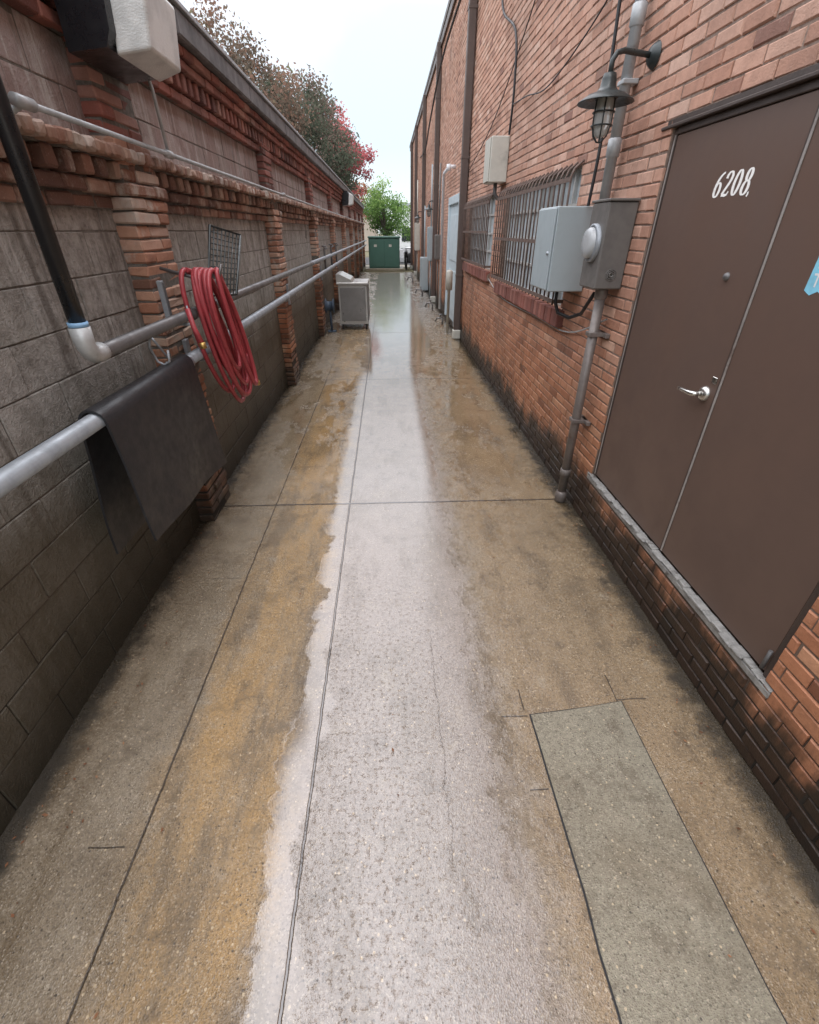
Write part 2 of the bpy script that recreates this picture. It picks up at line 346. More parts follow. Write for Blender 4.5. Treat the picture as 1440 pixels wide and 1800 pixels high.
def mk(mb,name,mats,loc=(0,0,0),recalc=True):
    me=bpy.data.meshes.new(name)
    l=Vector(loc); me.from_pydata([(v[0]-l.x,v[1]-l.y,v[2]-l.z) for v in mb.v],[],mb.f)
    me.polygons.foreach_set("material_index",mb.mi); me.polygons.foreach_set("use_smooth",mb.sm)
    at=me.attributes.new("tint",'FLOAT','FACE'); at.data.foreach_set("value",mb.ti)
    for m in (mats if isinstance(mats,list) else [mats]): me.materials.append(m)
    me.update()
    if recalc:
        bm=bmesh.new(); bm.from_mesh(me); bmesh.ops.recalc_face_normals(bm,faces=bm.faces); bm.to_mesh(me); bm.free()
    ob=bpy.data.objects.new(name,me); COL.objects.link(ob); ob.location=l; return ob
def meta(o,label,cat,group=None,kind=None):
    if label: o["label"]=label
    if cat: o["category"]=cat
    if group: o["group"]=group
    if kind: o["kind"]=kind
def thing(name,label,cat,loc,group=None):
    e=bpy.data.objects.new(name,None); e.empty_display_size=0.1; COL.objects.link(e); e.location=loc; meta(e,label,cat,group); return e
def part(mb,name,mats,parent,label=None,recalc=True):
    w=Vector(parent.location); q=parent.parent
    while q: w+=Vector(q.location); q=q.parent
    o=mk(mb,name,mats,w,recalc); o.location=(0,0,0); o.parent=parent
    if label: o["label"]=label
    return o
def solo(mb,name,mats,label,cat,loc,group=None,kind=None):
    o=mk(mb,name,mats,loc); meta(o,label,cat,group,kind); return o
def dup(src,delta,label=None,rot=None):
    c=src.copy(); COL.objects.link(c); c.location=Vector(src.location)+Vector(delta)
    if rot: c.rotation_euler=rot
    if label: c["label"]=label
    for ch in src.children:
        k=ch.copy(); COL.objects.link(k); k.parent=c
        for g in ch.children:
            h=g.copy(); COL.objects.link(h); h.parent=k
    return c

XR=1.53; XL=-1.55; YE=34.3
# ================================================================ GROUND
def sheet(name,x0,x1,y0,y1,z,mat,label=None):
    mb=MB(); mb.add([(x0,y0,z),(x1,y0,z),(x1,y1,z),(x0,y1,z)],[(0,1,2,3)])
    o=mk(mb,name,mat); o["kind"]="structure"; 
    if label: o["label"]=label; o["category"]="ground"
    return o
sheet("ground",-200,200,-60,400,-0.03,GRASS,"grassy ground around the brick alley")
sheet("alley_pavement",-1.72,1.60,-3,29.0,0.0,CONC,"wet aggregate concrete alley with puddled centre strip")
sheet("sidewalk",-6,12,33.0,35.5,-0.004,CONC2,"grey concrete sidewalk crossing the alley end")
sheet("street",-120,120,36,46,-0.012,ASPH,"dark wet asphalt street beyond the alley")
mb=MB(); rp=random.Random(3); L_=[];R_=[]
for i in range(26):
    q=i/25; L_.append((0.640+.008*math.sin(q*9)+rp.uniform(-.004,.004),-2.2+3.53*q)); R_.append((1.165-.055*q+rp.uniform(-.003,.003),-2.2+3.585*q))
pts=L_+[(0.8,1.345),(0.95,1.362)]+R_[::-1]; n_=len(pts)
mb.add([(x,y,0.007) for x,y in pts]+[(x,y,-0.01) for x,y in pts],[tuple(range(n_))]+[(i,(i+1)%n_,(i+1)%n_+n_,i+n_) for i in range(n_)])
o=mk(mb,"pavement_patch",CONC2); o["kind"]="structure"
mb=MB()
mb.add([(x+(-.007 if x<.9 else .007),y+(.006 if y>1.3 else 0),0.0025) for x,y in pts],[tuple(range(n_))])
o=mk(mb,"patch_joint",WIRE); o["kind"]="structure"

# ================================================================ RIGHT BUILDING
DOOR=(1.18,3.07,0.36,2.47); W1=(4.35,7.02,1.41,2.44); W2=(7.65,10.02,1.48,2.44); FD=(11.1,13.0,0.10,2.65)
OPEN=[DOOR,W1,W2,FD]
bld=thing("brick_building","long orange brick building with brown steel doors along the alley","building",(XR,16,0))
H=6.16
mb=MB()
def runs(z0,z1,a,b):
    iv=[(a,b)]
    for (y0,y1,q0,q1) in OPEN:
        ov=min(z1,q1)-max(z0,q0)
        if ov>0.5*(z1-z0):
            nv=[]
            for s,e in iv:
                if e<=y0 or s>=y1: nv.append((s,e))
                else:
                    if s<y0: nv.append((s,y0))
                    if e>y1: nv.append((y1,e))
            iv=nv
    return iv
ch=0.0677
for k in range(int(H/ch)):
    z0=k*ch; z1=z0+0.0590
    for s,e in runs(z0,z1,-1.5,YE):
        y=-1.6+(0.1015 if k%2 else 0)
        while y<e:
            a=max(y,s)+0.0; b=min(y+0.195,e)
            if b-a>0.02:
                d=U(-0.003,0.003); tt=random.betavariate(2.2,2.2)
                if R()<0.04: tt=U(0,0.12)
                c=U(0.003,0.007); xf=XR+d; ja=U(-.002,.002); jb=U(-.002,.002); tx=U(-.002,.002)
                A,B_,C,D=a+ja,b+jb,z0+U(-.0016,.0016),z1+U(-.0016,.0016)
                vs=[(xf+tx,A+c,C+c),(xf-tx,B_-c,C+c),(xf-tx,B_-c,D-c),(xf+tx,A+c,D-c),
                    (xf+c,A,C),(xf+c,B_,C),(xf+c,B_,D),(xf+c,A,D),
                    (XR+.02,A,C),(XR+.02,B_,C),(XR+.02,B_,D),(XR+.02,A,D)]
                mb.add(vs,[(0,3,2,1),(0,1,5,4),(1,2,6,5),(2,3,7,6),(3,0,4,7),(4,5,9,8),(5,6,10,9),(6,7,11,10),(7,4,8,11)],0,tt)
            y+=0.203
ys=sorted({-1.5,YE}|{v for o_ in OPEN for v in o_[:2]}); zs=sorted({-0.02,H}|{v for o_ in OPEN for v in o_[2:]})
for i in range(len(ys)-1):
    for j in range(len(zs)-1):
        cy=(ys[i]+ys[i+1])/2; cz=(zs[j]+zs[j+1])/2
        if any(o_[0]<cy<o_[1] and o_[2]<cz<o_[3] for o_ in OPEN): continue
        mb.add([(XR+.0065,ys[i],zs[j]),(XR+.0065,ys[i+1],zs[j]),(XR+.0065,ys[i+1],zs[j+1]),(XR+.0065,ys[i],zs[j+1])],[(0,3,2,1)],1)
for (y0,y1,q0,q1) in OPEN:
    for (a,b,c,d) in ((y0,y0,q0,q1),(y1,y1,q0,q1)):
        mb.add([(XR+.0066,a,c),(XR+.3,a,c),(XR+.3,a,d),(XR+.0066,a,d)],[(0,1,2,3)],1)
    for q in (q0,q1): mb.add([(XR+.0066,y0,q),(XR+.3,y0,q),(XR+.3,y1,q),(XR+.0066,y1,q)],[(0,1,2,3)],1)
mb.add([(XR+.0075,YE,-.02),(12,YE,-.02),(12,YE,H),(XR+.0075,YE,H)],[(0,1,2,3)],1)
mb.add([(XR+.0075,-1.5,-.02),(12,-1.5,-.02),(12,-1.5,H),(XR+.0075,-1.5,H)],[(0,1,2,3)],1)
mb.add([(12,-1.5,-.02),(12,YE,-.02),(12,YE,H),(12,-1.5,H)],[(0,1,2,3)],1)
part(mb,"wall",[B_OR,MORT],bld,recalc=False)
mb=MB(); mb.box(XR-0.07,XR+0.35,-1.55,YE+0.06,H,H+0.12,b=0.01); mb.box(XR-0.05,XR-0.02,-1.5,YE,H-0.16,H-0.002)
mb.add([(XR+.35,-1.5,H-.1),(12,-1.5,H-.1),(12,YE,H-.1),(XR+.35,YE,H-.1)],[(0,1,2,3)],0)
part(mb,"roof_edge",[DSP],bld)

# --- main brown double door
dr=thing("door",None,None,(0,0,0)); dr.parent=bld; dr.location=(0.0,2.1-16,0.4); dr["label"]="brown double steel door with white number 6208"
XD=XR+0.022
def leafbox(y0,y1): 
    m_=MB(); m_.box(XD,XD+.045,y0,y1,0.415,2.43,b=0.004); return m_
part(leafbox(2.082,3.035),"door_leaf",BROWN,dr); lf2=part(leafbox(1.215,2.066),"door_leaf",BROWN,dr)
mb=MB(); mb.box(XD-.006,XD+.06,3.037,3.068,0.40,2.455,b=.003); mb.box(XD-.006,XD+.06,1.182,1.213,0.40,2.455,b=.003); mb.box(XD-.008,XD+.06,1.213,3.037,2.432,2.462,b=.003)
mb.box(XR-.012,XR+.02,1.08,3.17,2.463,2.478,b=.003); mb.box(XR-.004,XR+.3,1.14,3.12,2.4785,2.50)
mb.box(XD+.03,XD+.2,1.2,3.05,.41,2.44)
part(mb,"door_frame",BROWNF,dr)
mb=MB(); mb.box(XD-.005,XD-.0005,2.060,2.072,0.42,2.425,b=.001); mb.box(XD-.0052,XD+.0,2.0725,2.078,0.42,2.425,1); part(mb,"door_seam_strip",[SEAM,BROWNF],dr)
mb=MB(); mb.box(XD-.008,XD-.0055,3.040,3.052,0.42,2.43,b=.001); part(mb,"worn_jamb_edge",SEAM,dr)
mb=MB()
y=1.13
while y<3.10:
    l=U(.03,.12); e=min(y+l,3.12); mb.box(XR-.012+U(-.014,.006),XR+.03,y,e+.001,0.390+U(-.004,.004),0.405+U(-.006,.002),b=.004,j=.003); y=e
mb.box(XR-.006,XR+.028,1.13,3.12,.352,.384,b=.003)
part(mb,"threshold",THRESH,dr)
mb=MB(); mb.lathe((XD,2.155,1.315),'X',[(0,-.022),(.022,-.022),(.034,-.012),(.036,0)]); mb.tube([(XD-.02,2.155,1.315),(XD-.055,2.155,1.315),(XD-.062,2.165,1.314),(XD-.064,2.20,1.312),(XD-.062,2.25,1.309),(XD-.058,2.285,1.306)],[.012,.012,.0125,.011,.010,.008],12)
part(mb,"handle",CHROME,dr)
mb=MB(); mb.box(XD-.004,XD,2.10,2.135,1.375,1.405,b=.002); part(mb,"lock_plate",CHROME,dr)
mb=MB(); mb.lathe((XD,2.275,1.82),'X',[(0,-.014),(.012,-.013),(.017,-.004),(.018,0)]); part(mb,"deadbolt",STEELP,dr)
mb=MB(); mb.tube([(XD-.012,1.225,.43),(XD-.012,1.225,.53)],.008,8); part(mb,"hinge",STEELP,dr)
def ribbon(mb,path,x,U0,V0,sc,closed=False,base=.06,k=.13,slant=.14):
    n=len(path); L=[];Rr=[]
    for i,(px,py) in enumerate(path):
        a=path[(i-1)%n] if closed or i>0 else path[i]; b=path[(i+1)%n] if closed or i<n-1 else path[i]
        dx,dy=b[0]-a[0],b[1]-a[1]; l=math.hypot(dx,dy) or 1; dx/=l;dy/=l; w=(base+k*abs(dy)**1.5)/2
        L.append((px-dy*w,py+dx*w)); Rr.append((px+dy*w,py-dx*w))
    P=lambda q:(x,U0-(q[0]+slant*q[1])*sc,V0+q[1]*sc)
    vs=[P(q) for q in L]+[P(q) for q in Rr]
    fs=[(i,(i+1)%n,(i+1)%n+n,i+n) for i in range(n if closed else n-1)]
    mb.add(vs,fs)
def ell(cx,cy,rx,ry,a0=0,a1=360,n=28,closed=True):
    m_=n if closed else n+1
    return [(cx+rx*math.cos(math.radians(a0+(a1-a0)*i/n)),cy+ry*math.sin(math.radians(a0+(a1-a0)*i/n))) for i in range(m_)]
mb=MB(); sc=.096; V0=2.132; y6=2.575
ribbon(mb,ell(.27,.30,.19,.28),XD-.0010,y6,V0,sc,True); ribbon(mb,[(.50,.97),(.38,.93),(.26,.83),(.16,.68),(.10,.52),(.08,.35),(.09,.28)],XD-.0014,y6,V0,sc)
y2=y6-.066; ribbon(mb,[(.08,.72),(.09,.84),(.17,.94),(.29,.97),(.40,.92),(.46,.80),(.44,.66),(.36,.50),(.22,.30),(.08,.08)],XD-.0010,y2,V0,sc); ribbon(mb,[(.06,.06),(.2,.07),(.34,.05),(.47,.07),(.53,.20)],XD-.0014,y2,V0,sc,base=.12,k=-.04)
ribbon(mb,ell(.27,.5,.20,.46),XD-.0010,y2-.066,V0,sc,True)
y8=y2-.132; ribbon(mb,ell(.27,.74,.15,.22),XD-.0010,y8,V0,sc,True); ribbon(mb,ell(.27,.27,.20,.26),XD-.0014,y8,V0,sc,True)
ribbon(mb,[(.06,.10),(.09,.02),(.05,-.08)],XD-.001,y8-.052,V0,sc,base=.08,k=.03)
part(mb,"house_number",NUMW,dr,"white slanted painted numerals 6208")
mb=MB(); pl=[(1.81,1.93),(1.80,1.955),(1.52,1.955),(1.52,1.80)]+[(1.52+.28*(i+.5)/9,1.80+(.012 if i%2 else -.004)) for i in range(9)]+[(1.815,1.81)]
mb.prism(pl,'X',XD-.0012,XD-.0002); sk=part(mb,"sticker",STICK,dr,"pale blue torn paper sticker on brown door")
def text(body,size,y,z,x,mat,par,name):
    c=bpy.data.curves.new("t","FONT"); c.body=body; c.size=size; c.offset=0.001; o=bpy.data.objects.new("t",c); COL.objects.link(o)
    bpy.context.view_layer.update(); me=bpy.data.meshes.new_from_object(o.evaluated_get(bpy.context.evaluated_depsgraph_get()))
    bpy.data.objects.remove(o)
    vs=[(x,y-v.co.x,z+v.co.y) for v in me.vertices]; fs=[tuple(p.vertices) for p in me.polygons]
    m_=MB(); m_.add(vs,fs); return part(m_,name,mat,par)
text("ECO",.062,1.795,1.885,XD-.0018,WHITEC,dr,"sticker_lettering"); text("TEL",.062,1.795,1.825,XD-.0018,WHITEC,dr,"sticker_lettering")

# --- windows with security bars
def window(Wd,label):
    y0,y1,z0,z1=Wd; w=thing("window",None,None,(0,0,0)); w.parent=bld; w.location=(0,(y0+y1)/2-16,z0); w["label"]=label
    m_=MB(); m_.box(XR+.10,XR+.12,y0,y1,z0,z1); part(m_,"pane",PANE,w)
    m_=MB(); n=int((y1-y0)/.3)
    for i in range(n+1):
        yy=y0+(y1-y0)*i/n; m_.box(XR+.07,XR+.099,max(y0,yy-.014),min(y1,yy+.014),z0,z1)
    for i in range(5):
        zz=z0+(z1-z0)*i/4; m_.box(XR+.075,XR+.0985,y0,y1,max(z0,zz-.014),min(z1,zz+.014))
    part(m_,"frame",MUNT,w)
    m_=MB(); XB=XR-.085; n=int((y1-y0)/.125)
    for i in range(n+1):
        yy=y0-.02+(y1-y0+.04)*i/n; m_.tube([(XR-.002,yy,z1+.02),(XB+.02,yy,z1-.03),(XB,yy,z1-.08),(XB,yy,z0+.03)],.0085,6)
    for zz in (z0+.06,z0+.5,z1-.10): m_.box(XB-.011,XB-.0052,y0-.04,y1+.04,zz-.016,zz+.016)
    for yy in (y0-.04,y1+.03): m_.box(XB,XR+.01,yy,yy+.012,z0+.045,z0+.075)
    part(m_,"security_grille",BARM,w)
    return w
window(W1,"barred window with pale painted panes"); window(W2,"barred window beside brown downspout")
for (a,b,z1) in ((4.22,6.95,1.405),(7.6,10.0,1.475)):
    mb=MB(); y=a
    while y<b:
        mb.box(XR-.06+U(-.004,.004),XR+.09,y,y+.085,z1-.135+U(-.003,.003),z1+U(-.003,.003),0,U(0.2,.9),b=.005,j=.0015); y+=.095
    mb.box(XR-.045,XR+.0,a,b-.01,z1-.125,z1-.012,1)
    part(mb,"window_sill",[B_RED,MORT],bld)
mb=MB(); mb.box(XR-.05,XR+.1,FD[0],FD[0]+.09,.1,2.65,b=.005); mb.box(XR-.05,XR+.1,FD[1]-.09,FD[1],.1,2.65,b=.005); mb.box(XR-.051,XR+.1,FD[0]+.09,FD[1]-.09,2.5,2.65,b=.005)
mb.box(XR+.0,XR+.05,FD[0]+.09,FD[1]-.09,.14,2.5); mb.box(XR-.012,XR,FD[0]+.2,FD[1]-.2,1.4,2.3,b=.01); mb.box(XR-.012,XR,FD[0]+.2,FD[1]-.2,.3,1.2,b=.01)
part(mb,"door",PALEDOOR,bld,"pale blue painted service door")

# ================================================================ FIXTURES RIGHT WALL
t_=thing("electrical_box","large smooth gray electrical cabinet on brick wall","electrical box",(1.39,4.1,1.59))
mb=MB(); mb.box(1.245,XR-.003,3.9,4.36,1.59,2.15,b=.006); part(mb,"cabinet",GRAYBOX,t_)
mb=MB(); mb.box(1.232,1.243,3.91,4.35,1.60,2.14,b=.004); part(mb,"cabinet_door",GRAYBOX,t_)
mb=MB(); mb.lathe((1.232,3.97,1.85),'X',[(0,-.012),(.012,-.01),(.014,0)],12); part(mb,"latch",GALV,t_)
mb=MB(); mb.tube([(1.36,4.0,1.59),(1.36,4.0,1.50),(1.40,4.02,1.42),(1.46,3.9,1.40),(1.49,3.75,1.45),(1.48,3.62,1.55),(1.46,3.5,1.62)],.014,8); part(mb,"flexible_conduit",WIRE,t_)
t_=thing("electric_meter","weathered gray meter box with round glass dial","electric meter",(1.43,3.37,1.67))
mb=MB(); mb.box(1.345,XR-.003,3.25,3.52,1.67,2.15,b=.008); mb.box(1.34,XR-.003,3.24,3.53,2.151,2.165,b=.003)
for rr_ in (.036,.026,.015): mb.lathe((1.44,3.2499,1.755),'Y',[(rr_,0),(rr_,-.004-(.036-rr_)*.3),(rr_-.004,-.005-(.036-rr_)*.3),(rr_-.006,-.001)],20)
part(mb,"cabinet",METERB,t_)
mb=MB(); mb.lathe((1.345,3.385,1.93),'X',[(.108,0),(.108,-.022),(.094,-.026),(.09,-.015)],32); part(mb,"meter_ring",GALV,t_)
mb=MB(); mb.lathe((1.345,3.385,1.93),'X',[(.089,-.015),(.088,-.04),(.078,-.052),(.04,-.056),(0,-.057)],32); part(mb,"dial",METERG,t_)
mb=MB(); mb.tube([(1.45,3.36,1.675),(1.45,3.36,.03)],.034,16); mb.lathe((1.45,3.36,.28),'Z',[(.034,-.03),(.043,-.028),(.043,.028),(.034,.03)],16); mb.lathe((1.45,3.36,.05),'Z',[(.034,-.05),(.046,-.04),(.046,.04),(.034,.05)],16)
for zz in (1.36,.72): mb.box(1.41,XR,3.315,3.405,zz,zz+.03,b=.004); mb.box(1.50,XR,3.26,3.46,zz,zz+.03,b=.003)
mb.lathe((1.45,3.36,1.63),'Z',[(.036,-.03),(.042,-.02),(.042,.03)],16)
solo(mb,"conduit",CONDR,"rusty vertical conduit running from meter box to ground","conduit",(1.45,3.36,0))
mb=MB(); mb.tube([(1.47,3.66,2.10),(1.47,3.66,5.9)],.033,16)
for zz in (2.45,3.05,4.2): mb.lathe((1.47,3.66,zz),'Z',[(.034,-.05),(.041,-.045),(.041,.045),(.034,.05)],16)
for zz in (2.75,3.6,5): mb.box(1.435,XR,3.615,3.705,zz,zz+.025,b=.004)
solo(mb,"conduit",CONDW,"pale painted vertical conduit with couplings on brick wall","conduit",(1.47,3.66,2.1))
def barn_lamp(x,y,z,label,s=1.0,grp="caged barn lamps on the brick wall"):
    t_=thing("wall_lamp",label,"wall lamp",(x,y,z),grp)
    m_=MB(); m_.lathe((XR-.002,y+.04,z+.16*s),'X',[(0,-.035),(.035,-.034),(.05,-.02),(.062,0)],20)
    m_.tube([(XR-.02,y+.04,z+.16*s),(XR-.09,y+.03,z+.165*s),(x+.06,y+.01,z+.17*s),(x+.02,y,z+.16*s),(x,y,z+.13*s),(x,y,z+.06*s)],.014,10); part(m_,"arm",LAMPM,t_)
    m_=MB(); m_.lathe((x,y,z),'Z',[(0,.085*s),(.03*s,.083*s),(.036*s,.06*s),(.04*s,.03*s),(.055*s,.012*s),(.095*s,0),(.14*s,-.028*s),(.142*s,-.033*s),(.09*s,-.008*s),(.045*s,.0),(0,0)],28); part(m_,"lamp_shade",LAMPM,t_)
    m_=MB(); m_.lathe((x,y,z),'Z',[(.042*s,-.01*s),(.046*s,-.06*s),(.045*s,-.12*s),(.032*s,-.165*s),(0,-.18*s)],20); part(m_,"glass_jar",JAR,t_)
    m_=MB()
    for k in range(6):
        a=k*math.pi/3+.2; p=[]
        for r,h in ((.05,-.01),(.053,-.07),(.052,-.12),(.040,-.165),(.015,-.192),(0,-.195)): p.append((x+math.cos(a)*r*s,y+math.sin(a)*r*s,z+h*s))
        m_.tube(p,.0035*s,6)
    for h,r in ((-.015,.055),(-.07,.054),(-.125,.053)):
        m_.tube([(x+math.cos(q*math.pi/9)*r*s,y+math.sin(q*math.pi/9)*r*s,z+h*s) for q in range(18)],.004*s,6,closed=True)
    part(m_,"wire_guard",LAMPM,t_); return t_
L1=barn_lamp(1.275,3.42,2.66,"dark caged barn lamp near the brown double door",1.1)
for (dy,dz) in ((12.9,-.1),(18.6,-.2)): dup(L1,(0,dy,dz),"dark gooseneck barn lamp further along brick wall")
t_=thing("junction_box","beige junction box high beside barred window","junction box",(1.42,7.2,2.5))
mb=MB(); mb.box(1.305,XR-.003,7.05,7.42,2.52,2.98,b=.008); part(mb,"cabinet",BEIGE,t_)
mb=MB(); mb.box(1.29,1.303,7.07,7.40,2.53,2.97,b=.004); part(mb,"cabinet_door",BEIGE,t_)
mb=MB(); mb.tube([(1.42,7.2,2.52),(1.42,7.2,2.40),(1.46,7.2,2.36),(XR,7.2,2.36)],.025,10); part(mb,"elbow",STEELP,t_)
def dspout(y,mat,w,label,x=1.45,z1=6.1,z0=.03):
    m_=MB(); m_.box(x-w/2,x+w/2,y-w/2,y+w/2,z0+.12,z1,b=.012)
    for zz in (1.2,3.1,5.0): m_.box(x-w/2-.006,XR,y-w/2-.006,y+w/2+.006,zz,zz+.04,b=.003)
    m_.box(x-w/2-.02,x+w/2+.02,y-w/2-.02,y+w/2+.02,z0-.03,z0+.16,1,b=.02)
    return solo(m_,"downspout",[mat,BEIGE],label,"downspout",(x,y,0),"downspouts along the brick wall")
D1=dspout(10.35,DSP,.13,"square brown metal downspout on brick wall with pale foot")
for yy in (16.2,21.5,27.0,31.5): dup(D1,(.01,yy-10.35,0),"square brown downspout further along brick wall")
def cable(pts,r,label,mat=WIRE):
    P=[Vector(p) for p in pts]; out=[]
    for i in range(len(P)-1):
        p0=P[max(i-1,0)];p1=P[i];p2=P[i+1];p3=P[min(i+2,len(P)-1)]
        for k in range(6):
            t=k/6; out.append(0.5*((2*p1)+(p2-p0)*t+(2*p0-5*p1+4*p2-p3)*t*t+(3*p1-p0-3*p2+p3)*t**3))
    out.append(P[-1]); m_=MB(); m_.tube(out,r,6,cap=False); c=P[0]
    return solo(m_,"cable",mat,label,"cable",tuple(c),"cables on the brick wall")
cable([(1.5,8.3,5.2),(1.49,8.0,4.36),(1.49,7.1,3.9),(1.5,6.95,3.4),(1.5,7.0,2.98)],.014,"black cable curving down to the junction box")
cable([(1.5,4.08,5.6),(1.48,4.05,3.8),(1.48,3.98,2.85),(1.47,3.9,2.5),(1.45,3.88,2.15)],.011,"black cable dropping to the gray cabinet")
cable([(1.5,3.6,3.55),(1.5,4.4,3.28),(1.5,5.5,3.12),(1.5,6.3,3.2),(1.5,7.0,3.25)],.006,"thin slack wire across the brick wall")
cable([(1.5,3.3,1.48),(1.51,4.0,1.27),(1.51,5.0,1.25),(1.51,6.6,1.24),(1.51,7.7,1.4)],.006,"thin wire looping below the window sill",CONDW)
cable([(1.48,7.5,5.9),(1.40,10.3,5.5),(1.3,13.5,5.2),(1.32,17,4.7),(1.4,20,4.4),(1.48,24,4.6)],.022,"heavy black cable sagging below the roof edge")
cable([(1.5,5.0,5.8),(1.5,5.6,4.4),(1.5,6.4,3.9),(1.5,8.0,3.3),(1.5,9.6,3.0),(1.5,10.2,2.9)],.006,"thin wire hanging diagonally on bricks")
mb=MB(); mb.tube([(XR,12.3,3.18),(1.40,12.3,3.18),(1.38,12.35,3.16),(1.38,13.2,3.14),(1.38,13.3,3.10),(1.38,13.3,.2)],.035,12); mb.lathe((1.38,12.3,3.17),'Z',[(.0,-.06),(.05,-.06),(.05,.05),(0,.06)],12)
solo(mb,"gas_pipe",WHITEC,"white painted pipe bending down brick wall","pipe",(1.38,13.3,.2))
mb=MB(); mb.tube([(1.32,10.9,.02),(1.32,10.9,.9),(1.32,10.9,.901),(1.32,10.9,1.25),(1.32,10.9,1.29)],[.03,.03,.07,.07,.04],16)
solo(mb,"gas_regulator",BEIGE,"pale cylindrical regulator on a short riser pipe","regulator",(1.32,10.9,0))
for (y,z0,z1,dx,mat,lab) in ((16.9,1.15,2.1,.2,GRAYBOX,"blue gray electrical panel mounted on brick wall"),(19.2,.05,1.15,.28,GRAYBOX,"tall pale cabinet standing at the wall base"),(14.6,1.3,1.9,.16,METERB,"small dark utility box on brick wall"),(24.5,1.2,2.3,.22,BEIGE,"beige electrical panel on distant brick wall")):
    m_=MB(); m_.box(XR-dx,XR-.003,y,y+.55,z0,z1,b=.01); m_.box(XR-dx-.012,XR-dx-.001,y+.02,y+.53,z0+.02,z1-.02,b=.004); m_.box(XR-dx+.03,XR-.04,y-.012,y-.001,z0+.04,z1-.04,b=.003)
    m_.tube([(XR-dx/2,y+.27,z1-.01),(XR-dx/2,y+.27,z1+1.6)],.025,8)
    if z0>.5: m_.tube([(XR-dx/2,y+.27,z0+.01),(XR-dx/2,y+.27,.03)],.022,8)
    solo(m_,"utility_box",mat,lab,"utility box",(XR-dx/2,y+.27,0))
for (x,y,s_) in ((1.28,14.4,1),(1.2,17.6,1.2),(1.32,12.0,.8),(1.1,22.5,1.2)):
    m_=MB(); m_.tube([(x,y,.02),(x,y,.16*s_),(x-.03,y+.03,.2*s_),(x-.16*s_,y+.05,.2*s_),(x-.2*s_,y+.08,.1*s_)],.022*s_,10); m_.lathe((x-.05,y+.04,.2*s_),'Z',[(.01,0),(.01,.07),(.05,.075),(.05,.09),(0,.09)],12)
    solo(m_,"standpipe",STEELP,"small dark standpipe valve at the wall base","pipe valve",(x,y,0),"standpipes at the wall base")

# ================================================================ LEFT WALL
lw=thing("block_wall","tall weathered concrete block wall with brick pillars and ledges","wall",(XL,16,0))
mb=MB(); Y0=-1.4; YW=33.6
for k in range(16):
    z0=k*.2; z1=min(z0+.194,3.12)
    if z1-z0<.03: continue
    y=Y0-(.2 if k%2 else 0)
    while y<YW:
        mb.box(XL-.19,XL+U(-.004,.003),y+.003,y+.397,z0,z1,0,random.betavariate(2,2),b=.0035,j=.0015); y+=.4
mb.box(XL-.18,XL-.005,Y0,YW,-.02,3.12,1)
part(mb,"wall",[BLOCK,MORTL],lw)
PY=[3.15+3.8*i for i in range(9)]
for y0 in PY:
    m_=MB(); z=0.0; k=0
    while z<3.1:
        up=z>2.38; xf=XL+(.13 if not up else .10); ww=.44
        fl=max(0,(z-1.95))*.12 if 1.95<z<2.2 else 0
        mid=y0+(ww/3 if k%2 else 2*ww/3)
        er=U(0,.012)
        for a,b in ((y0-fl,mid-.005),(mid+.005,y0+ww+fl)):
            if R()<.04 and .2<z<2: continue
            m_.box(XL-.01,xf+fl-er-U(0,.014),a+U(-.004,.004),b+U(-.004,.004),z,z+.058,2 if up else 0,R(),b=.009,j=.004)
        z+=ch; k+=1
    m_.box(XL-.02,XL+.108,y0+.008,y0+.432,0,2.37,1); m_.box(XL-.02,XL+.078,y0+.008,y0+.432,2.371,3.1,1)
    part(m_,"pillar",[B_PIL,MORTL,B_RED],lw)
mb=MB()
y=Y0
while y<YW:
    mb.box(XL-.02,XL+.165+U(-.016,.008),y,y+.068,2.325+U(-.006,.004),2.385+U(-.012,.005),0,.3+.7*R(),b=.010,j=.005); y+=.076
y=Y0; k=0
while y<YW:
    mb.box(XL-.02,XL+.110+U(-.014,.006),y,y+.075,2.235,2.318,0,R()*.8,b=.009,j=.005); y+=.150
y=Y0
while y<YW:
    mb.box(XL-.02,XL+.070+U(-.012,.004),y,y+.193,2.168,2.226,0,R()*.8,b=.008,j=.005)
    mb.box(XL-.02,XL+.035+U(-.012,.004),y+.1,y+.293,2.10,2.158,0,R()*.8,b=.008,j=.005); y+=.203
mb.box(XL-.02,XL+.02,Y0,YW,2.10,2.37,1); mb.box(XL-.02,XL+.10,Y0,YW,2.318,2.328,1)
part(mb,"brick_ledge",[B_LED,MORTL],lw)
mb=MB(); y=Y0
while y<YW:
    mb.box(XL-.02,XL+.15+U(-.005,.005),y,y+.193,3.045,3.10,0,.3+.7*R(),b=.006,j=.003)
    mb.box(XL-.02,XL+.12+U(-.005,.005),y+.1,y+.293,2.98,3.036,0,.3+.7*R(),b=.006,j=.003)
    mb.box(XL-.02,XL+.06+U(-.005,.005),y+.05,y+.243,2.80,2.858,0,.2+.7*R(),b=.006,j=.003); y+=.203
y=Y0
while y<YW:
    mb.box(XL-.02,XL+.09+U(-.005,.005),y,y+.062,2.868,2.972,0,R(),b=.006,j=.003); y+=.135
mb.box(XL-.02,XL+.02,Y0,YW,2.8,3.1,1)
part(mb,"upper_brick_ledge",[B_RED,MORTL],lw)
mb=MB(); y=Y0
while y<YW:
    l=1.9; e=min(y+l,YW+.05); mb.box(XL-.24,XL+.20+U(-.004,.004),y,e-.006,3.106,3.25+U(-.003,.003),0,.5,b=.012,j=.002)
    mb.box(XL-.1,XL+.222,y,e-.004,3.256,3.285,1,.5,b=.004); y=e
part(mb,"coping",[COPING,COPEDGE],lw)

